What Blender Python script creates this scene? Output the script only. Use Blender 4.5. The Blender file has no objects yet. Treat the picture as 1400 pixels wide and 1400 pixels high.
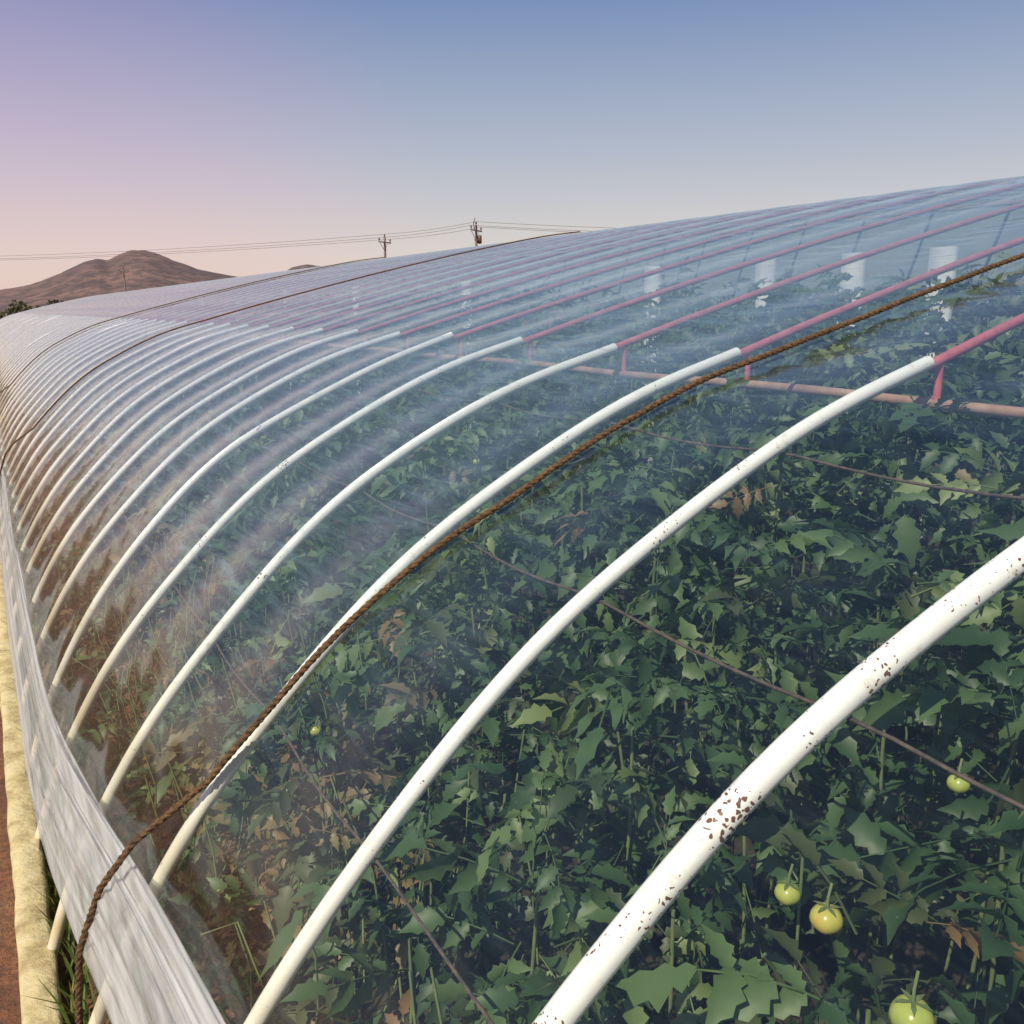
import bpy, math, random
import numpy as np
from mathutils import noise as mn, Vector
rng=np.random.default_rng(7); random.seed(7)
S=bpy.context.scene; COL=S.collection
S.view_settings.view_transform='Standard'; S.view_settings.look='None'; S.view_settings.exposure=0
rad=math.radians
CZ=2.66
# ---------------- node helpers
def newmat(name):
    m=bpy.data.materials.new(name); m.use_nodes=True
    nt=m.node_tree; nt.nodes.clear()
    out=nt.nodes.new('ShaderNodeOutputMaterial'); return m,nt,out
def nd(nt,t,**k):
    n=nt.nodes.new(t)
    for a,b in k.items():
        if a.startswith('i_'): n.inputs[a[2:].replace('_',' ')].default_value=b
        else: setattr(n,a,b)
    return n
def ramp(nt,stops,interp='LINEAR'):
    r=nt.nodes.new('ShaderNodeValToRGB'); r.color_ramp.interpolation=interp
    e=r.color_ramp.elements
    while len(e)<len(stops): e.new(.5)
    for i,(p,c) in enumerate(stops):
        e[i].position=p; e[i].color=(c[0],c[1],c[2],1) if hasattr(c,'__len__') else (c,c,c,1)
    return r
def math_(nt,op,a,b=None,clamp=False):
    n=nt.nodes.new('ShaderNodeMath'); n.operation=op; n.use_clamp=clamp
    for i,v in enumerate((a,b)):
        if v is None: continue
        if isinstance(v,(int,float)): n.inputs[i].default_value=v
        else: nt.links.new(v,n.inputs[i])
    return n.outputs[0]
def mixc(nt,f,a,b,mode='MIX'):
    n=nt.nodes.new('ShaderNodeMix'); n.data_type='RGBA'; n.blend_type=mode
    for idx,v in ((0,f),(6,a),(7,b)):
        if isinstance(v,(int,float)): n.inputs[idx].default_value=v
        elif isinstance(v,tuple): n.inputs[idx].default_value=(v[0],v[1],v[2],1)
        else: nt.links.new(v,n.inputs[idx])
    return n.outputs[2]
def noise(nt,scale,detail=4,rough=.55,vec=None,stretch=None,dist=0):
    tc=nt.nodes.new('ShaderNodeTexCoord'); v=tc.outputs['Object']
    if stretch:
        mp=nt.nodes.new('ShaderNodeMapping'); mp.inputs['Scale'].default_value=stretch[:3]
        if len(stretch)>3: mp.inputs['Rotation'].default_value=(0,0,stretch[3])
        nt.links.new(v,mp.inputs[0]); v=mp.outputs[0]
    n=nt.nodes.new('ShaderNodeTexNoise'); n.inputs['Scale'].default_value=scale
    n.inputs['Detail'].default_value=detail; n.inputs['Roughness'].default_value=rough
    n.inputs['Distortion'].default_value=dist
    nt.links.new(v,n.inputs['Vector']); return n.outputs['Fac']
def bump(nt,h,strength,dist=.02):
    b=nt.nodes.new('ShaderNodeBump'); b.inputs['Strength'].default_value=strength; b.inputs['Distance'].default_value=dist
    nt.links.new(h,b.inputs['Height']); return b.outputs[0]
def simple(name,stops,scale,rough=.8,bs=.3,bd=.02,stretch=None,detail=6,metal=0,spec=.3):
    m,nt,out=newmat(name); f=noise(nt,scale,detail,.65,stretch=stretch)
    r=ramp(nt,stops); nt.links.new(f,r.inputs[0])
    p=nd(nt,'ShaderNodeBsdfPrincipled'); p.inputs['Roughness'].default_value=rough; p.inputs['Metallic'].default_value=metal
    p.inputs['Specular IOR Level'].default_value=spec
    nt.links.new(r.outputs[0],p.inputs['Base Color'])
    if bs: nt.links.new(bump(nt,f,bs,bd),p.inputs['Normal'])
    nt.links.new(p.outputs[0],out.inputs[0]); return m
# ---------------- mesh helpers
def mk(name,v,f,mat=None,smooth=True,parent=None,attr=None):
    v=np.asarray(v,dtype=np.float32).reshape(-1,3)
    me=bpy.data.meshes.new(name)
    if isinstance(f,np.ndarray):
        n,k=f.shape
        me.vertices.add(len(v)); me.vertices.foreach_set('co',v.ravel())
        me.loops.add(n*k); me.loops.foreach_set('vertex_index',f.astype(np.int32).ravel())
        me.polygons.add(n); me.polygons.foreach_set('loop_start',np.arange(0,n*k,k,dtype=np.int32))
        me.polygons.foreach_set('loop_total',np.full(n,k,dtype=np.int32))
        me.update(calc_edges=True)
    else:
        me.from_pydata(v.tolist(),[],f); me.update()
    if smooth: me.polygons.foreach_set('use_smooth',[True]*len(me.polygons))
    if attr is not None:
        a=me.attributes.new('var','FLOAT','POINT'); a.data.foreach_set('value',np.asarray(attr,dtype=np.float32))
    if mat: me.materials.append(mat)
    me.validate()
    o=bpy.data.objects.new(name,me); COL.objects.link(o)
    if parent: o.parent=parent
    return o
def grid_faces(nu,nv,wrapv=False):
    i=np.arange(nu-1)[:,None]; nj=nv if wrapv else nv-1
    j=np.arange(nj)[None,:]; j2=(j+1)%nv
    a=i*nv+j; b=i*nv+j2; c=(i+1)*nv+j2; d=(i+1)*nv+j
    return np.stack([a,b,c,d],-1).reshape(-1,4)
def tube(pts,r,seg=8,up=None,closed=True):
    pts=np.asarray(pts,float); n=len(pts)
    r=np.broadcast_to(np.asarray(r,float),(n,))
    t=np.gradient(pts,axis=0); t/=np.linalg.norm(t,axis=1)[:,None]
    ref=np.array([0,1,0.]) if up is None else np.asarray(up,float)
    a=np.cross(t,ref); ln=np.linalg.norm(a,axis=1)
    a[ln<1e-3]=np.cross(t[ln<1e-3],[1,0,.01]) ; a/=np.linalg.norm(a,axis=1)[:,None]
    b=np.cross(t,a); th=np.linspace(0,2*np.pi,seg,endpoint=False)
    V=pts[:,None]+r[:,None,None]*(np.cos(th)[None,:,None]*a[:,None]+np.sin(th)[None,:,None]*b[:,None])
    return V.reshape(-1,3),grid_faces(n,seg,True)
class Acc:
    def __init__(s): s.v=[];s.f=[];s.n=0;s.a=[]
    def add(s,v,f,a=None):
        v=np.asarray(v).reshape(-1,3); s.v.append(v); s.f.append(np.asarray(f)+s.n); s.n+=len(v)
        if a is not None: s.a.append(np.broadcast_to(a,(len(v),)))
    def box(s,x0,x1,y0,y1,z0,z1):
        v=[(x,y,z) for x in(x0,x1) for y in(y0,y1) for z in(z0,z1)]
        s.add(v,[(0,1,3,2),(4,6,7,5),(0,4,5,1),(2,3,7,6),(0,2,6,4),(1,5,7,3)])
    def obj(s,name,mat,parent=None,smooth=True):
        return mk(name,np.concatenate(s.v),np.concatenate(s.f),mat,smooth,parent,np.concatenate(s.a) if s.a else None)
# ---------------- greenhouse profile
P=np.array([(-.04,0),(.09,.40),(.28,.77),(.45,1.03),(.72,1.34),(1.13,1.73),(1.55,2.0),(2.2,2.31),(2.84,2.5),(3.4,2.66),(4.8,3.03),(6.5,3.44),(8.2,3.8),(9.2,3.95)])
def catmull(P,m=24):
    Q=np.vstack([2*P[0]-P[1],P,2*P[-1]-P[-2]]); o=[]
    for i in range(1,len(Q)-2):
        t=np.linspace(0,1,m,endpoint=False)[:,None]
        p0,p1,p2,p3=Q[i-1],Q[i],Q[i+1],Q[i+2]
        o.append(.5*((2*p1)+(-p0+p2)*t+(2*p0-5*p1+4*p2-p3)*t**2+(-p0+3*p1-3*p2+p3)*t**3))
    o.append(P[-1:]); return np.vstack(o)
d=catmull(P); L=np.r_[0,np.cumsum(np.linalg.norm(np.diff(d,axis=0),axis=1))]
sl=np.linspace(0,L[-1],400); px=np.interp(sl,L,d[:,0]); pz=np.interp(sl,L,d[:,1])
k=np.exp(-np.linspace(-2,2,31)**2); k/=k.sum()
def sm(a):
    e=np.r_[2*a[0]-a[15:0:-1],a,2*a[-1]-a[-2:-17:-1]]; return np.convolve(e,k,'valid')
px,pz=sm(px),sm(pz)
tx,tz=np.gradient(px),np.gradient(pz); ll=np.hypot(tx,tz); nx,nz=-tz/ll,tx/ll
def prof(x): return np.interp(x,px,pz)
XJ=2.84
# ---------------- materials
def mat_white():
    m,nt,out=newmat('white_pipe_paint')
    tc=nd(nt,'ShaderNodeTexCoord'); sx=nd(nt,'ShaderNodeSeparateXYZ'); nt.links.new(tc.outputs['Object'],sx.inputs[0])
    n1=noise(nt,9,4); c=mixc(nt,n1,(.80,.78,.74),(.93,.92,.89))
    low=nd(nt,'ShaderNodeMapRange',i_From_Min=1.5,i_From_Max=.6); nt.links.new(sx.outputs['Z'],low.inputs['Value'])
    n5=noise(nt,3,3); lf=math_(nt,'MULTIPLY',low.outputs[0],math_(nt,'MULTIPLY',n5,1.4),True)
    c=mixc(nt,lf,c,(.58,.47,.26))
    v=nd(nt,'ShaderNodeTexVoronoi'); v.inputs['Scale'].default_value=75
    nz_=nd(nt,'ShaderNodeTexNoise'); nz_.inputs['Scale'].default_value=60; nt.links.new(tc.outputs['Object'],nz_.inputs['Vector'])
    va=nd(nt,'ShaderNodeVectorMath',operation='MULTIPLY_ADD'); nt.links.new(nz_.outputs['Color'],va.inputs[0]); va.inputs[1].default_value=(.02,.02,.02); nt.links.new(tc.outputs['Object'],va.inputs[2])
    nt.links.new(va.outputs[0],v.inputs['Vector'])
    near=nd(nt,'ShaderNodeMapRange',i_From_Min=1.2,i_From_Max=2.0,i_To_Min=.05,i_To_Max=-.08); nt.links.new(sx.outputs['Y'],near.inputs['Value'])
    patch=math_(nt,'ADD',noise(nt,6,2),near.outputs[0]); th=nd(nt,'ShaderNodeMapRange',i_From_Min=.46,i_From_Max=.70,i_To_Min=.0,i_To_Max=.44); nt.links.new(patch,th.inputs['Value'])
    chip=math_(nt,'LESS_THAN',v.outputs['Distance'],th.outputs[0])
    c=mixc(nt,chip,c,(.16,.065,.03))
    st=noise(nt,14,4,.7); rs=ramp(nt,[(.60,0),(.72,.5)]); nt.links.new(st,rs.inputs[0]); c=mixc(nt,rs.outputs[0],c,(.45,.33,.18))
    p=nd(nt,'ShaderNodeBsdfPrincipled',i_Roughness=.5); nt.links.new(c,p.inputs['Base Color'])
    nt.links.new(p.outputs[0],out.inputs[0]); return m
M_white=mat_white()
M_red=simple('red_oxide_pipe',[(.3,(.40,.09,.10)),(.6,(.58,.15,.17)),(.75,(.45,.26,.24))],14,.55,0)
M_purlin=simple('rusty_purlin_pipe',[(.3,(.24,.13,.09)),(.6,(.40,.25,.18)),(.75,(.46,.36,.29))],9,.7,0)
M_rope=simple('brown_rope_fibre',[(.35,(.05,.03,.02)),(.65,(.20,.11,.05))],60,.95,1,.01)
M_wire=simple('rusty_wire',[(.4,(.06,.045,.04)),(.7,(.16,.11,.08))],30,.7,0)
M_conc=simple('footing_concrete',[(.3,(.30,.22,.10)),(.5,(.55,.45,.24)),(.75,(.66,.58,.36))],7,.9,.8,.04)
M_col=simple('column_whitewash',[(.3,(.48,.48,.47)),(.7,(.66,.66,.64))],6,.85,0)
M_wall=simple('back_wall_render',[(.3,(.14,.17,.17)),(.7,(.22,.26,.25))],3,.9,.5,.03)
def mat_film():
    m,nt,out=newmat('greenhouse_film')
    tc=nd(nt,'ShaderNodeTexCoord'); sx=nd(nt,'ShaderNodeSeparateXYZ'); nt.links.new(tc.outputs['Object'],sx.inputs[0])
    lw=nd(nt,'ShaderNodeLayerWeight',i_Blend=.5)
    cos=math_(nt,'SUBTRACT',1.0,lw.outputs['Facing'])
    inv=math_(nt,'DIVIDE',1.0,math_(nt,'ADD',cos,.06))
    s=noise(nt,2.2,5,.70,stretch=(8,.9,8,.42),dist=.7)
    mz=nd(nt,'ShaderNodeMapRange',i_From_Min=1.15,i_From_Max=1.75); mz.interpolation_type='SMOOTHSTEP'; nt.links.new(math_(nt,'ADD',sx.outputs['Z'],math_(nt,'MULTIPLY',math_(nt,'SUBTRACT',s,.5),.9)),mz.inputs['Value'])
    my=nd(nt,'ShaderNodeMapRange',i_From_Min=1.5,i_From_Max=3.8,i_To_Min=.12); my.interpolation_type='SMOOTHSTEP'; nt.links.new(sx.outputs['Y'],my.inputs['Value'])
    fog=math_(nt,'MULTIPLY',mz.outputs[0],my.outputs[0])
    rs=ramp(nt,[(.36,.010),(.50,.024),(.60,.050),(.74,.11)]); nt.links.new(s,rs.inputs[0])  # pale haze streaks painted into the film, standing in for reflections along its creases
    ab=math_(nt,'ADD',math_(nt,'MULTIPLY',rs.outputs[0],math_(nt,'ADD',math_(nt,'MULTIPLY',fog,1.3),.30)),math_(nt,'MULTIPLY',fog,.045))
    op=math_(nt,'SUBTRACT',1.0,math_(nt,'POWER',math_(nt,'SUBTRACT',1.0,ab),inv),True)
    tr=nd(nt,'ShaderNodeBsdfTransparent'); tr.inputs[0].default_value=(.965,.985,.965,1)
    dc=(.40,.60,.63,1)
    df=nd(nt,'ShaderNodeBsdfDiffuse'); df.inputs[0].default_value=dc
    tl=nd(nt,'ShaderNodeBsdfTranslucent'); tl.inputs[0].default_value=dc
    dm=nd(nt,'ShaderNodeMixShader'); dm.inputs[0].default_value=.5; nt.links.new(df.outputs[0],dm.inputs[1]); nt.links.new(tl.outputs[0],dm.inputs[2])
    m1=nd(nt,'ShaderNodeMixShader'); nt.links.new(op,m1.inputs[0]); nt.links.new(tr.outputs[0],m1.inputs[1]); nt.links.new(dm.outputs[0],m1.inputs[2])
    gl=nd(nt,'ShaderNodeBsdfGlossy'); gl.inputs['Roughness'].default_value=.12; gl.inputs['Color'].default_value=(1,1,1,1)
    ff=math_(nt,'ADD',math_(nt,'MULTIPLY',math_(nt,'POWER',lw.outputs['Facing'],3.8),.76),.05,True)
    m2=nd(nt,'ShaderNodeMixShader'); nt.links.new(ff,m2.inputs[0]); nt.links.new(m1.outputs[0],m2.inputs[1]); nt.links.new(gl.outputs[0],m2.inputs[2])
    nt.links.new(m2.outputs[0],out.inputs[0]); return m
M_film=mat_film()
def mat_bundle():
    m,nt,out=newmat('gathered_film')
    f=noise(nt,3.5,2,.5,stretch=(9,.09,9))
    p=nd(nt,'ShaderNodeBsdfPrincipled',i_Roughness=.16); p.inputs['Base Color'].default_value=(.86,.86,.85,1); p.inputs['Specular IOR Level'].default_value=.7
    tl=nd(nt,'ShaderNodeBsdfTranslucent'); tl.inputs[0].default_value=(.88,.87,.86,1)
    tr=nd(nt,'ShaderNodeBsdfTransparent')
    a=nd(nt,'ShaderNodeMixShader'); a.inputs[0].default_value=.45; nt.links.new(p.outputs[0],a.inputs[1]); nt.links.new(tl.outputs[0],a.inputs[2])
    r2=ramp(nt,[(.34,.72),(.50,.52),(.66,.30)]); nt.links.new(f,r2.inputs[0])
    b=nd(nt,'ShaderNodeMixShader'); nt.links.new(r2.outputs[0],b.inputs[0]); nt.links.new(a.outputs[0],b.inputs[1]); nt.links.new(tr.outputs[0],b.inputs[2])
    nt.links.new(b.outputs[0],out.inputs[0]); return m
M_bundle=mat_bundle()
def mat_leaf(name,stops,rough=.5,trans=.3):
    m,nt,out=newmat(name)
    at=nd(nt,'ShaderNodeAttribute',attribute_name='var')
    r=ramp(nt,stops); nt.links.new(at.outputs['Fac'],r.inputs[0])
    p=nd(nt,'ShaderNodeBsdfPrincipled',i_Roughness=rough); p.inputs['Specular IOR Level'].default_value=.45
    nt.links.new(r.outputs[0],p.inputs['Base Color'])
    tl=nd(nt,'ShaderNodeBsdfTranslucent'); br=mixc(nt,1.0,r.outputs[0],(1.4,1.6,.6),'MULTIPLY'); nt.links.new(br,tl.inputs[0])
    a=nd(nt,'ShaderNodeMixShader'); a.inputs[0].default_value=trans; nt.links.new(p.outputs[0],a.inputs[1]); nt.links.new(tl.outputs[0],a.inputs[2])
    nt.links.new(a.outputs[0],out.inputs[0]); return m
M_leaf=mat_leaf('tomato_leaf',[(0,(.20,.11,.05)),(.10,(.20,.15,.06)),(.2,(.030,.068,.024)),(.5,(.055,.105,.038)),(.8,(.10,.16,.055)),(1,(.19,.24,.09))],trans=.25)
M_stem=simple('tomato_stem',[(.3,(.09,.13,.05)),(.7,(.17,.20,.08))],20,.7,0)
M_fruit=simple('tomato_skin',[(.35,(.26,.36,.08)),(.6,(.42,.42,.09)),(.8,(.55,.32,.08))],9,.22,0,spec=.6)
# ---------------- GREENHOUSE
GH=bpy.data.objects.new('greenhouse',None); COL.objects.link(GH)
YE=78.
hy=[1.02+.9*i for i in range(-3,int((YE-1)/.9))]
W=Acc(); R=Acc(); WR=Acc(); PU=Acc()
iw=px<=XJ; iw_idx=np.where(iw)[0][::3]; ir_idx=np.where(px>XJ-.06)[0][::6]
for i,y in enumerate(hy):
    near=y<12
    jit=rng.normal(0,.012); bow=rng.normal(0,.02); k2=rng.normal(0,.006)
    def yy(x):
        r_=y+jit+bow*np.sin(x*1.1)
        if abs(y-1.02)<.01: r_=r_+np.interp(x,[.3,.75,1.9,3],[.15,.13,-.02,-.05])
        return r_
    idx=iw_idx if near else iw_idx[::2]
    r_=.031 if abs(y-1.02)<.01 else .0245
    w_=k2*np.sin(px[idx]*3+i)
    pts=np.stack([px[idx]+nx[idx]*w_,yy(px[idx]),pz[idx]+nz[idx]*w_],1)
    v,f=tube(pts,r_,12 if near else 6); W.add(v,f)
    idx=ir_idx if near else ir_idx[::2]
    pts=np.stack([px[idx],yy(px[idx]),pz[idx]-.012],1)
    v,f=tube(pts,.019,10 if near else 5); R.add(v,f)
    if i%2==1 or near:
        v,f=tube([(XJ+.02,yy(XJ),2.49),(XJ+.02,yy(XJ),2.42),(XJ+.02,yy(XJ),2.345)],.014,8,up=(1,0,0)); R.add(v,f)
W.obj('white_hoops',M_white,GH)
v,f=tube([(XJ+.02,y,2.345+.006*math.sin(y*3)) for y in np.arange(-2.5,YE,.45)],.019,10,up=(0,0,1)); PU.add(v,f)
v,f=tube([(7.2,y,3.5) for y in np.arange(-2.5,YE,.9)],.02,8,up=(0,0,1)); PU.add(v,f)
R.obj('red_roof_pipes',M_red,GH); PU.obj('purlins',M_purlin,GH)
for x,o in ((1.40,.030),(.72,.030),(2.1,.030)):
    ys=np.arange(-2.5,YE,.15); z=prof(x)-o-.025*np.abs(np.sin((ys-1.02)/.9*np.pi))
    v,f=tube(np.stack([x+.006*np.sin(ys*5),ys,z],1),.0045,6,up=(0,0,1)); WR.add(v,f)
WR.obj('tie_wires',M_wire,GH)
# film, lying on the outside of the hoops, slack and creased between them
si=np.where((px>.10))[0][::2]
ys=np.r_[np.arange(-2.6,9,.045),np.arange(9,20,.09),np.arange(20,YE+.3,.225)]
X,Yg=np.meshgrid(px[si],ys,indexing='ij'); Z=np.broadcast_to(pz[si][:,None],X.shape).copy()
SLn=np.broadcast_to(sl[si][:,None],X.shape)
NX=nx[si][:,None]; NZ=nz[si][:,None]
off=np.interp(px[si],[.1,9.2],[.031,.030])[:,None]
ph=(ys-1.02)/.9*np.pi; s2=(np.sin(ph)**2)[None,:]
sag=-.020*s2
wr=.004*np.sin(Yg*7+X*5+2*np.sin(X*2))+.0030*np.sin(SLn*34-Yg*9+2*np.sin(Yg*2.2+SLn))+.0022*np.sin(SLn*58+Yg*16+2.5*np.sin(Yg*3.1))
D_=off+sag+wr*s2
V=np.stack([X+NX*D_,Yg,Z+NZ*D_],-1).reshape(-1,3)
mk('plastic_film',V,grid_faces(len(si),len(ys))[:,::-1].copy(),M_film,True,GH)
# footing, back wall, gables, columns
A=Acc()
yk=np.arange(-3,YE+.5,.12); rgh=rng.normal(0,.004,(len(yk),8))
cs=np.array([(-.145,-.15),(-.145,.08),(-.135,.10),(-.09,.105),(-.03,.103),(-.01,.09),(-.01,-.15),(-.1,-.15)])
V=np.zeros((len(yk),8,3)); V[:,:,0]=cs[:,0]+rgh; V[:,:,2]=cs[:,1]+rgh[:,::-1]; V[:,:,1]=yk[:,None]
A.add(V,grid_faces(len(yk),8,True)); A.obj('footing',M_conc,GH)
A=Acc(); A.box(9.25,9.75,-3.2,YE+.5,-.2,3.88)
A.obj('back_wall',M_wall,GH,False)
for yg in (-2.95,YE+.25):
    b=Acc(); idx=np.arange(0,400,8); n=len(idx)
    v=[]
    for yo in (-.12,.12):
        for i in idx: v.append((px[i],yg+yo,pz[i]-.03))
        for i in idx: v.append((px[i],yg+yo,-.1))
    f=[]
    for i in range(n-1):
        f+= [(i,i+1,n+i+1,n+i),(2*n+i,3*n+i,3*n+i+1,2*n+i+1),(i,2*n+i,2*n+i+1,i+1)]
    b.add(v,f); b.obj('gable_wall',M_wall,GH,False)
A=Acc()
for y in [-1.2,1.0,3.41,4.05,4.82,6.1]+list(np.arange(9.5,YE,3.6)):
    A.box(4.97,5.03,y-.075,y+.075,-.1,3.03)
A.obj('columns',M_col,GH,False)
# ropes over the film
RP=Acc()
def rope(y0,pts_x,pts_y,r=.014):
    idx=np.where(px>.33)[0][::2]
    x=px[idx]; y=y0+np.interp(x,pts_x,pts_y)
    P3=np.stack([x+nx[idx]*.048,y,pz[idx]+nz[idx]*.048],1)
    low=np.array([(.0,y[0]+.10,.06),(.03,y[0]+.09,.25),(.04,y[0]+.07,.42),(.06,y[0]+.045,.62),(.14,y[0]+.02,.84),(.25,y[0]+.01,.98)])
    P3=np.vstack([low,P3[6:]])
    L=np.r_[0,np.cumsum(np.linalg.norm(np.diff(P3,axis=0),axis=1))]; s=np.arange(0,L[-1],.02 if y0<5 else .08)
    Q=np.stack([np.interp(s,L,P3[:,i]) for i in range(3)],1)
    Q[:,1]+=.006*np.sin(s*4)+.004*np.sin(s*11)
    if y0<5:
        t=np.gradient(Q,axis=0); t/=np.linalg.norm(t,axis=1)[:,None]; a=np.cross(t,[0,1,0.]); a/=np.linalg.norm(a,axis=1)[:,None]; b=np.cross(t,a)
        for kx in range(3):
            an=s*75+kx*2.094
            v,f=tube(Q+r*.5*(np.cos(an)[:,None]*a+np.sin(an)[:,None]*b),r*.62,6); RP.add(v,f)
    else:
        v,f=tube(Q,r*1.1,5); RP.add(v,f)
rope(2.84,[.3,1.5,4.1,9],[.0,-.26,-.42,-.5],.012)
for y0 in (13.2,21.5): rope(y0,[.3,9],[0,rng.normal(0,.3)],.011)
RP.obj('hold_down_ropes',M_rope,GH)
# gathered side film
ys=np.r_[np.arange(-2.5,9,.04),np.arange(9,YE,.25)]
zu=np.interp(ys,[-2,1.0,1.92,2.8,3.7,4.6,5.5,7,9,14,30,80],[1.12,1.0,.92,.84,.72,.61,.56,.52,.55,.5,.55,.5])
zu=np.convolve(np.r_[[zu[0]]*10,zu,[zu[-1]]*10],np.ones(21)/21,'valid')
wd=np.interp(ys,[-2,1.9,3,4.5,7,80],[.12,.12,.14,.135,.12,.12])
K=150; th=np.linspace(0,2*np.pi,K,endpoint=False)
V=np.zeros((len(ys),K,3))
for i,y in enumerate(ys):
    zc=zu[i]-wd[i]*.95+.02*math.sin(y*1.1); cx=np.interp(zc,pz,px); t=np.array([np.interp(zc,pz,tx/ll),np.interp(zc,pz,tz/ll)]); t/=np.hypot(*t); n=np.array([-t[1],t[0]])
    tw=th+.25*math.sin(y*.6)
    pl=1+.12*np.sin(4*tw+1.2*math.sin(y*.5)+y*.2)+.11*np.sin(9*tw-y*.3+.8*math.sin(y*.9))+.075*np.sin(19*tw+y*.45+math.sin(y*1.3))+.035*np.sin(33*tw-y*.6)+.03*math.sin(y*1.9)
    a=np.cos(th)*wd[i]*pl; b=np.sin(th)*.05*pl+.085
    V[i,:,0]=cx+t[0]*a+n[0]*b; V[i,:,2]=zc+t[1]*a+n[1]*b; V[i,:,1]=y
mk('gathered_side_film',V.reshape(-1,3),grid_faces(len(ys),K,True),M_bundle,True,GH)
# ---------------- LEAVES
def leaflet(hi):
    if hi:
        t=np.array([0,.14,.24,.38,.50,.66,.76,1.]); w=np.array([.02,.20,.15,.28,.19,.22,.11,0])
    else:
        t=np.array([0,.4,1.]); w=np.array([.02,.26,0])
    n=len(t); fold=.45; dz=-.30*t**2
    mid=np.stack([t,0*t,dz],1); l=np.stack([t-.03,w,dz+w*fold],1); r=np.stack([t-.03,-w,dz+w*fold],1)
    v=np.vstack([mid,l,r]); f=[]
    for i in range(n-1):
        f+=[(i,i+1,n+i+1,n+i),(i,2*n+i,2*n+i+1,i+1)]
    return v,np.array(f)
def rotm(y,p,r):
    cy,sy,cp,sp,cr,sr=np.cos(y),np.sin(y),np.cos(p),np.sin(p),np.cos(r),np.sin(r)
    o=np.zeros(np.shape(y)+(3,3))
    o[...,0,0]=cy*cp;o[...,0,1]=cy*sp*sr-sy*cr;o[...,0,2]=cy*sp*cr+sy*sr
    o[...,1,0]=sy*cp;o[...,1,1]=sy*sp*sr+cy*cr;o[...,1,2]=sy*sp*cr-cy*sr
    o[...,2,0]=-sp;o[...,2,1]=cp*sr;o[...,2,2]=cp*cr
    return o
def compound(hi,seed):
    g=np.random.default_rng(seed); lv,lf=leaflet(hi); a=Acc()
    spec=[(.30,1,.30),(.32,-1,.28),(.52,1,.42),(.55,-1,.40),(.76,1,.44),(.80,-1,.42),(1.0,0,.5)]
    for t,s,sz in spec:
        sz*=g.uniform(.8,1.2)
        yw=s*g.uniform(.7,1.3)+g.normal(0,.15); R_=rotm(np.array(yw),np.array(g.uniform(-.2,.8)),np.array(g.normal(0,.5)))
        v=(lv*sz)@R_.T+[t,0,-.28*t*t]; a.add(v,lf)
    ts=np.linspace(0,1,4); v,f=tube(np.stack([ts,0*ts,-.28*ts**2],1),.014,3,up=(0,1,0)); a.add(v,f)
    return np.concatenate(a.v),np.concatenate(a.f)
def scatter(pos,yaw,pit,rol,size,var,hi,out):
    N=len(pos); types=rng.integers(0,9,N)
    for k in range(9):
        m=types==k
        if not m.any(): continue
        v,f=compound(hi,k+10); R_=rotm(yaw[m],pit[m],rol[m])
        V=np.einsum('nij,vj->nvi',R_,v)*size[m][:,None,None]+pos[m][:,None]
        V[...,0]=np.maximum(V[...,0],.15)
        lim=prof(V[...,0])-.06; V[...,2]=np.minimum(V[...,2],lim-.02*np.abs(np.sin(V[...,0]*40+V[...,1]*31)))
        V[...,2]=np.maximum(V[...,2],.02)
        n=V.shape[0]; F=(f[None]+np.arange(n)[:,None,None]*len(v)).reshape(-1,4)
        out.add(V.reshape(-1,3),F,np.repeat(np.clip(var[m],0,1),len(v)))
fruits=[(1.12,.685,1.60,.033),(1.19,.907,1.60,.029),(1.23,1.03,1.56,.025),(1.62,.95,1.72,.022)]
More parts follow.
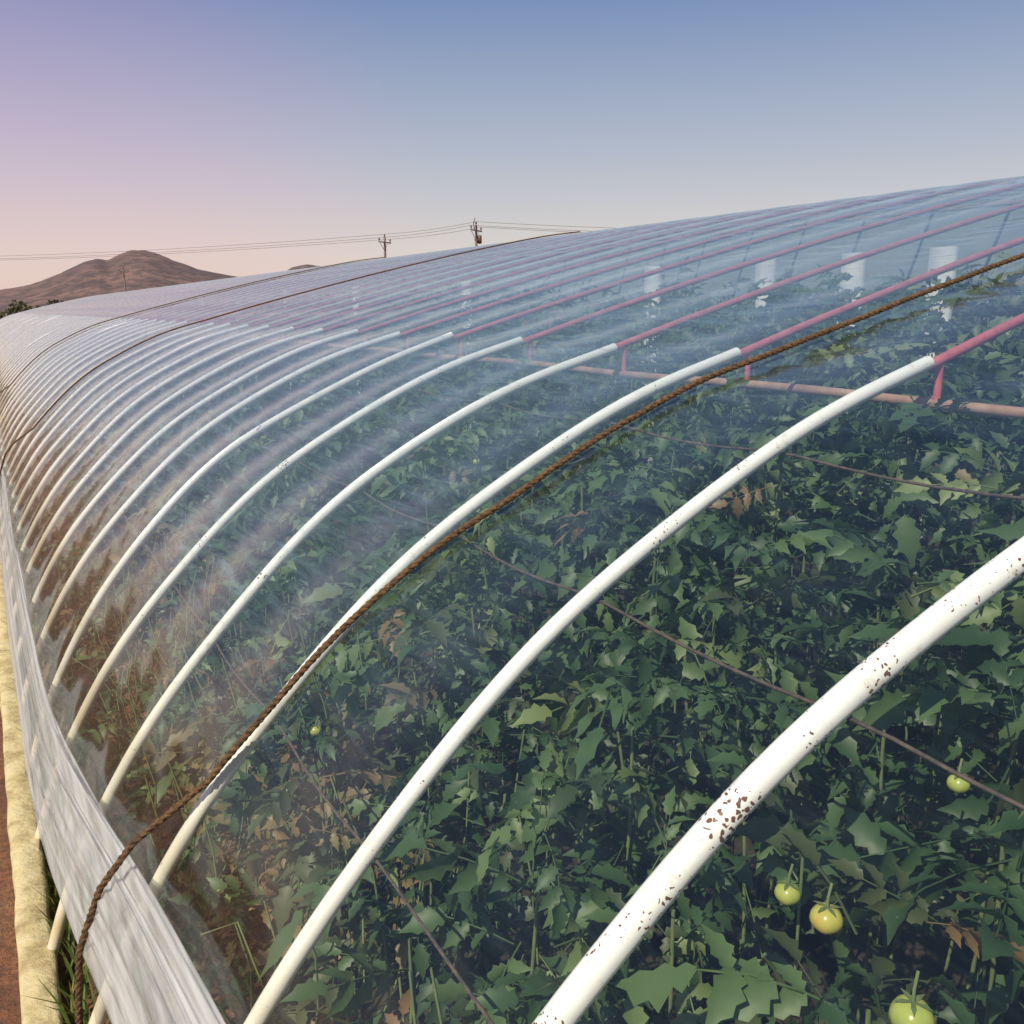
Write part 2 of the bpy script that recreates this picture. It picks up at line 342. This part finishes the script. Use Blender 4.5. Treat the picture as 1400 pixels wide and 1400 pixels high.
def plants(y0,y1,dy,dx,dzl,hi,out,stems,fr,szr,depth):
    pos=[];yaw=[];var=[];sz=[];pit=[]
    for ry in np.arange(y0,y1,dy):
        for x in np.arange(.95,8.8,dx):
            bx=x+rng.normal(0,.08); by=ry+rng.normal(0,.10)
            g=.10+abs(rng.normal(0,.10)) if bx<3.1 else .06+abs(rng.normal(0,.07))
            if bx<3.1: g+=max(0,mn.noise(Vector((bx*1.5,by*1.5,2.))))*.8
            top=min(prof(bx)-g,2.80+rng.normal(0,.07)); top=max(top,.6)
            low=max(.25,top-depth)
            lean=rng.normal(0,.04,2)
            if stems is not None:
                zz=np.linspace(0,top-.22,6); v,f=tube(np.stack([bx+lean[0]*zz+.02*np.sin(zz*5+x),by+lean[1]*zz+.02*np.cos(zz*4),zz],1),.006,4,up=(1,0,0)); stems.add(v,f)
            a=rng.uniform(0,6.28); tone=rng.normal(0,.10)
            for z in np.arange(low,top,dzl):
                a+=2.4+rng.normal(0,.3); rr=rng.uniform(.0,.10)
                pos.append((bx+lean[0]*z+rr*np.cos(a),by+lean[1]*z+rr*np.sin(a),z+rng.normal(0,.03)))
                yaw.append(a); sz.append(rng.uniform(*szr)*(1-.25*(z>top-.1)))
                dryp=.003+(.5*max(0,1.35-bx) if by>2.3 else .12*max(0,1.1-bx))
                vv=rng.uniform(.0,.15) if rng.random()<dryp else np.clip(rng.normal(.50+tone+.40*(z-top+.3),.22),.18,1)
                var.append(vv); pit.append(rng.normal(.05,.5) - .25*(z>top-.15))
            if fr is not None and rng.random()<.08:
                fr.append((bx+rng.normal(0,.08),by+rng.normal(0,.08),top-rng.uniform(.2,.6),rng.uniform(.018,.028)))
    pos=np.array(pos); yaw=np.array(yaw); sz=np.array(sz); var=np.array(var); pit=np.array(pit)
    keep=np.ones(len(pos),bool)
    c=pos+np.stack([np.cos(yaw)*sz*.6,np.sin(yaw)*sz*.6,0*sz],1)
    for fx,fy,fz,r in fruits[:4]:
        keep&=~((np.hypot(c[:,0]-fx+.03,c[:,1]-fy+.02)<.10)&(c[:,2]>fz-.03))
    pos,yaw,sz,var,pit=pos[keep],yaw[keep],sz[keep],var[keep],pit[keep]
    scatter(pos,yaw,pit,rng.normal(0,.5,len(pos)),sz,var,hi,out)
TP=bpy.data.objects.new('tomato_plants',None); COL.objects.link(TP)
LH=Acc(); LL=Acc(); ST=Acc(); fr=list(fruits)
plants(-.3,4.6,.42,.30,.040,True,LH,ST,fr,(.17,.29),.85)
plants(4.8,20,.6,.40,.08,False,LL,None,None,(.22,.36),.7)
plants(20.3,76,1.2,.7,.16,False,LL,None,None,(.35,.5),.6)
N=1300; pos=np.stack([rng.uniform(.22,1.15,N),rng.uniform(-.3,13,N),rng.uniform(.05,1.1,N)],1)
pos[:,2]=np.minimum(pos[:,2],(prof(pos[:,0])-.25).clip(.08)); pos[:,2]*=rng.uniform(.2,1,N)
scatter(pos,rng.uniform(0,6.28,N),rng.normal(.2,.5,N),rng.normal(0,.6,N),rng.uniform(.12,.22,N),np.where(rng.random(N)<np.where(pos[:,1]>2.2,.6,.3),rng.uniform(0,.16,N),rng.uniform(.2,1,N)),True,LH)
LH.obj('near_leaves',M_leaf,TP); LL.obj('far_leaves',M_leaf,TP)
for _ in range(200):
    x=rng.uniform(.3,1.3);y=rng.uniform(.3,9); zt=max(.2,prof(x)-.15)*rng.uniform(.4,1); q=rng.normal(0,.18,2)
    s=np.linspace(0,1,6); v,f=tube(np.stack([np.maximum(x+q[0]*s+.03*np.sin(s*7+y),.25),y+q[1]*s+.03*np.cos(s*6),np.minimum(zt*s,prof(np.maximum(x+q[0]*s,.25))-.10)],1),.004,4,up=(1,0,0)); ST.add(v,f)
ST.obj('stems',M_stem,TP)
FA=Acc(); CA=Acc()
for fx,fy,fz,r in fr:
    if fz>prof(fx)-r-.05: fz=prof(fx)-r-.07
    u=np.linspace(0,np.pi,11); w=np.linspace(0,2*np.pi,18,endpoint=False)
    U,W_=np.meshgrid(u,w,indexing='ij'); rr=r*(1+.03*np.cos(5*W_)*np.sin(U))*(1-.10*np.exp(-(U/.4)**2))
    V=np.stack([fx+rr*np.sin(U)*np.cos(W_),fy+rr*np.sin(U)*np.sin(W_),fz+.88*rr*np.cos(U)],-1); FA.add(V,grid_faces(11,18,True))
    for k_ in range(5):
        an=k_*1.256+fx*9; dr=np.array([np.cos(an),np.sin(an)]); pe=np.array([-dr[1],dr[0]]); c0=np.array([fx,fy])
        v=[(*(c0+pe*.003),fz+r*.80),(*(c0-pe*.003),fz+r*.80),(*(c0+dr*r*.5-pe*.004),fz+r*.86),(*(c0+dr*r*.5+pe*.004),fz+r*.86)]
        CA.add(v,[(0,1,2,3)])
        v=[(*(c0+dr*r*.5-pe*.004),fz+r*.86),(*(c0+dr*r*.5+pe*.004),fz+r*.86),(*(c0+dr*r*.95),fz+r*.8),(*(c0+dr*r*.951),fz+r*.8)]
        CA.add(v,[(1,0,2,3)])
    v,f=tube([(fx,fy,fz+r*.8),(fx+.005,fy+.004,fz+r*1.3),(fx+.02,fy+.01,fz+r*2)],.003,5,up=(1,0,0)); CA.add(v,f)
FA.obj('tomatoes',M_fruit,TP); CA.obj('calyxes',M_stem,TP)
# ---------------- GROUND
def mat_ground():
    m,nt,out=newmat('red_soil')
    n=noise(nt,1.6,7,.75); n2=noise(nt,22,5,.75)
    c=ramp(nt,[(.35,(.20,.08,.045)),(.5,(.34,.14,.065)),(.7,(.40,.22,.11))]); nt.links.new(n,c.inputs[0])
    n3=noise(nt,.02,4); r3=ramp(nt,[(.45,0),(.6,1)]); nt.links.new(n3,r3.inputs[0])
    tc=nd(nt,'ShaderNodeTexCoord'); ln=nd(nt,'ShaderNodeVectorMath',operation='LENGTH'); nt.links.new(tc.outputs['Object'],ln.inputs[0])
    mr=nd(nt,'ShaderNodeMapRange',i_From_Min=40.,i_From_Max=120.); nt.links.new(ln.outputs['Value'],mr.inputs['Value'])
    c1=mixc(nt,math_(nt,'MULTIPLY',r3.outputs[0],mr.outputs[0]),c.outputs[0],(.12,.13,.05))
    r4=ramp(nt,[(.4,.8),(.62,0)]); nt.links.new(n2,r4.inputs[0])
    c2=mixc(nt,r4.outputs[0],c1,(.12,.06,.035))
    p=nd(nt,'ShaderNodeBsdfPrincipled',i_Roughness=.95); nt.links.new(c2,p.inputs['Base Color']); nt.links.new(bump(nt,n2,.9,.06),p.inputs['Normal']); nt.links.new(p.outputs[0],out.inputs[0]); return m
a=np.r_[-4000,-1000,-200,-40,-10,np.arange(-5,11,.5),20,60,200,1000,4000.]; b=np.r_[-4000,-500,-50,-10,np.arange(-5,20,.5),40,80,200,800,4000.]
GX,GY=np.meshgrid(a,b,indexing='ij'); mk('ground',np.stack([GX,GY,0*GX],-1).reshape(-1,3),grid_faces(len(a),len(b)),mat_ground())
a=np.linspace(.95,9.24,40); b=np.arange(-2.8,YE,.5); GX,GY=np.meshgrid(a,b,indexing='ij')
GZ=.012+.05*(1+np.sin(GY*10.5+.4*np.sin(GX*3)))*(GX>1.1); mk('planting_bed',np.stack([GX+.05*np.sin(GY*3)*(GX<1.),GY,GZ],-1).reshape(-1,3),grid_faces(len(a),len(b)),simple('dark_soil',[(.3,(.022,.018,.012)),(.7,(.06,.045,.028))],12,.95,.6,.03),True,GH)  # bed sheet of darker soil beneath the plants
G=Acc(); N=7600
gx=np.where(rng.random(N)<.8,rng.uniform(.01,.30,N),rng.uniform(-.42,-.16,N)); gy=1+39*rng.random(N)**1.6
for i in range(N):
    if gx[i]<-.1 and math.sin(gy[i]*.9)+rng.normal(0,.4)<.55: continue
    h=rng.uniform(.06,.26); an=rng.uniform(0,6.28); w=.007; l=rng.uniform(.2,.8)*h
    d_=np.array([math.cos(an),math.sin(an)]); pe=np.array([-d_[1],d_[0]])*w; b0=np.array([gx[i],gy[i]])
    G.add([(*(b0-pe),0),(*(b0+pe),0),(*(b0+d_*l*.35+pe*.8),h*.6),(*(b0+d_*l*.35-pe*.8),h*.6),(*(b0+d_*l),h),(*(b0+d_*l+pe*.1),h)],[(0,1,2,3),(3,2,5,4)],rng.uniform(.15,1))
G.obj('grass',mat_leaf('grass_blade',[(0,(.3,.24,.1)),(.3,(.28,.25,.08)),(.5,(.10,.16,.04)),(1,(.16,.22,.06))]))
# ---------------- HILLS
azp=np.array([-14,-8,-3,1.3,2.5,3.4,4.6,5.7,6.3,6.9,7.5,8.2,8.9,9.6,10.4,11.6,12.8,14.1,16.,17.1,18.,18.9,20.2,23,28,40,60])
elp=np.array([.0,.006,.012,.022,.026,.031,.041,.050,.052,.050,.0555,.060,.0605,.058,.052,.045,.040,.036,.034,.046,.049,.047,.036,.02,.012,.006,.0])
az=np.arange(-14,60,.15); el=np.interp(az,azp,elp)
rs=np.linspace(-1,1,41); V=np.zeros((len(az),41,3))
for i,a_ in enumerate(az):
    for j,q in enumerate(rs):
        Dd=1500+q*620; x=Dd*math.sin(rad(a_)); y=Dd*math.cos(rad(a_))
        base=el[i]*1500*(math.cos(q*math.pi)*.5+.5)
        rg=mn.fractal(Vector((x/160,y/160,3)),1,2,6)*.05*base + mn.fractal(Vector((x/35,y/35,9)),1,2,4)*1.6*min(1,base/20)
        V[i,j]=(x,y,base+rg-1.5)
def mat_hill():
    m,nt,out=newmat('dry_hillside'); n=noise(nt,.012,6,.7); c=ramp(nt,[(.36,(.10,.065,.06)),(.5,(.17,.10,.085)),(.66,(.24,.14,.11))]); nt.links.new(n,c.inputs[0])
    n2=noise(nt,.06,5,.7); r2=ramp(nt,[(.44,0),(.56,.85)]); nt.links.new(n2,r2.inputs[0]); c2=mixc(nt,r2.outputs[0],c.outputs[0],(.07,.052,.05))
    p=nd(nt,'ShaderNodeBsdfPrincipled',i_Roughness=1.); nt.links.new(c2,p.inputs['Base Color']); nt.links.new(p.outputs[0],out.inputs[0]); return m
mk('hills',V.reshape(-1,3),grid_faces(len(az),41),mat_hill())
# ---------------- distant tree mass
T=Acc(); 
for c in range(46):
    cx=rng.uniform(-18,26); cy=150+rng.uniform(-12,25); H=rng.uniform(2.6,4.2); Rr=rng.uniform(1.3,2.3)
    v,f=tube([(cx,cy,0),(cx+.1,cy,H*.3),(cx,cy,H*.6)],[.16,.12,.07],5,up=(1,0,0)); T.add(v,f,.05)
    n=170; d3=rng.normal(0,1,(n,3)); d3/=np.linalg.norm(d3,axis=1)[:,None]; pp=np.array([cx,cy,H*.62])+d3*rng.uniform(.45,1.1,(n,1))*[Rr,Rr,H*.38]
    u=rng.normal(0,1,(n,3)); u/=np.linalg.norm(u,axis=1)[:,None]; w=np.cross(u,rng.normal(0,1,(n,3))); w/=np.linalg.norm(w,axis=1)[:,None]
    s=rng.uniform(.2,.42,(n,1)); q=np.stack([pp-u*s,pp-w*s*.6,pp+u*s,pp+w*s*.6],1)
    T.add(q.reshape(-1,3),np.arange(n*4).reshape(-1,4),np.repeat(rng.uniform(0,1,n),4))
T.obj('distant_trees',mat_leaf('distant_foliage',[(0,(.08,.05,.035)),(.5,(.08,.07,.035)),(1,(.11,.10,.05))]))
# ---------------- UTILITY POLES
M_pole=simple('weathered_pole',[(.3,(.18,.14,.13)),(.7,(.30,.25,.23))],4,.9,0,stretch=(4,4,.5))
M_ins=simple('insulator_porcelain',[(.3,(.10,.05,.04)),(.7,(.2,.1,.07))],4,.3,0)
def pole(x,y,top,rot,kind,parentname='utility_pole'):
    e=bpy.data.objects.new(parentname,None); COL.objects.link(e); e.location=(x,y,0); e.rotation_euler=(0,0,rot)
    a=Acc(); v,f=tube([(0,0,-.3),(0,0,top*.5),(0,0,top)],[.16,.12,.09],12,up=(1,0,0)); a.add(v,f); a.obj('shaft',M_pole,e)
    a=Acc(); a.box(-.95,.95,-.04,.04,top-.43,top-.34)
    if kind: a.box(-.6,.6,-.17,-.11,top-1.13,top-1.06)
    for s_ in(-1,1):
        v,f=tube([(s_*.65,0.07,top-.45),(s_*.33,.08,top-.7),(s_*.02,.09,top-.95)],.02,6); a.add(v,f)
    a.obj('crossarm',M_pole,e,False)
    b=Acc()
    for xx in(-.85,0.0,.85):
        zb=top-.33 if xx else top
        v,f=tube([(xx,0,zb),(xx,0,zb+.08),(xx,0,zb+.10),(xx,0,zb+.16),(xx,0,zb+.18),(xx,0,zb+.26)],[.03,.03,.08,.05,.07,.03],8,up=(1,0,0)); b.add(v,f)
    if kind:
        v,f=tube([(.28,-.15,top-1.35),(.28,-.15,top-1.3),(.28,-.15,top-.75),(.28,-.15,top-.7)],[.02,.17,.17,.05],12,up=(1,0,0)); b.add(v,f)
        v,f=tube([(-.3,.0,top-.33),(-.42,0,top+.1),(-.2,0,top+.5)],.035,6); b.add(v,f)
    b.obj('insulators',M_ins,e)
    c,s=math.cos(rot),math.sin(rot)
    return [np.array([x+c*xx,y+s*xx,(top-.07 if xx else top+.26)]) for xx in(-.85,0,.85)]
p1=pole(30,71.5,8.6,.62,0); p2=pole(33.5,62,9.0,.62,1); p0=pole(-30,152,9.4,.62,0); p3=pole(21.8,162,9.3,.5,0); p4=pole(82,3.,8.9,.9,0)
WW=Acc()
def wire(a,b,sag):
    s=np.linspace(0,1,40)[:,None]; P_=a*(1-s)+b*s; P_[:,2]-=(4*sag*s*(1-s))[:,0]; v,f=tube(P_,.012,4,up=(0,0,1)); WW.add(v,f)
for i in range(3): wire(p0[i],p1[i],1.1); wire(p1[i],p2[i],.12); wire(p2[i],p4[i],1.6)
WW.obj('overhead_wires',M_wire)
# ---------------- LIGHT
sd=Vector((-.62,-.30,.78)).normalized()
sun=bpy.data.lights.new('sun','SUN'); sun.energy=5.0; sun.angle=rad(.5); sun.color=(1,.91,.74)
so=bpy.data.objects.new('sun',sun); COL.objects.link(so); so.rotation_euler=sd.to_track_quat('Z','Y').to_euler()
w=bpy.data.worlds.new('World'); S.world=w; w.use_nodes=True; nt=w.node_tree; nt.nodes.clear()
out=nt.nodes.new('ShaderNodeOutputWorld'); bg=nt.nodes.new('ShaderNodeBackground'); nt.links.new(bg.outputs[0],out.inputs[0])
sky=nt.nodes.new('ShaderNodeTexSky'); sky.sky_type='NISHITA'; sky.sun_disc=False; sky.sun_elevation=math.asin(sd.z); sky.sun_rotation=math.atan2(sd.x,sd.y)
tc=nt.nodes.new('ShaderNodeTexCoord'); sx=nt.nodes.new('ShaderNodeSeparateXYZ'); nt.links.new(tc.outputs['Generated'],sx.inputs[0])
r1=ramp(nt,[(.0,(8.1,6.9,6.2)),(.06,(7.5,6.6,6.1)),(.16,(4.8,5.1,5.9)),(.30,(1.9,2.8,5.0)),(.6,(1.1,1.9,4.2)),(1,(.9,1.6,3.8))])
r2=ramp(nt,[(.0,(8.6,6.5,5.7)),(.06,(8.3,6.2,5.9)),(.16,(5.9,4.8,6.1)),(.30,(2.9,2.7,5.2)),(.6,(1.4,1.8,4.2)),(1,(.9,1.5,3.8))])
for r in(r1,r2): nt.links.new(sx.outputs['Z'],r.inputs[0])
dt=nt.nodes.new('ShaderNodeVectorMath'); dt.operation='DOT_PRODUCT'; dt.inputs[1].default_value=(math.sin(rad(-4)),math.cos(rad(-4)),0); nt.links.new(tc.outputs['Generated'],dt.inputs[0])
mr=nt.nodes.new('ShaderNodeMapRange'); mr.inputs['From Min'].default_value=.84; mr.inputs['From Max'].default_value=.99; mr.interpolation_type='SMOOTHSTEP'; nt.links.new(dt.outputs['Value'],mr.inputs['Value'])
g=mixc(nt,mr.outputs[0],r1.outputs[0],r2.outputs[0])
fin=mixc(nt,.82,sky.outputs[0],g)
nt.links.new(fin,bg.inputs['Color']); bg.inputs['Strength'].default_value=.1
# ---------------- CAMERA
cam=bpy.data.cameras.new('camera'); co=bpy.data.objects.new('camera',cam); COL.objects.link(co)
co.location=(0,0,CZ); co.rotation_euler=(rad(90-12.78),0,rad(-30.6)); cam.lens=31.17; cam.sensor_width=36; cam.clip_start=.05; cam.clip_end=8000
S.camera=co
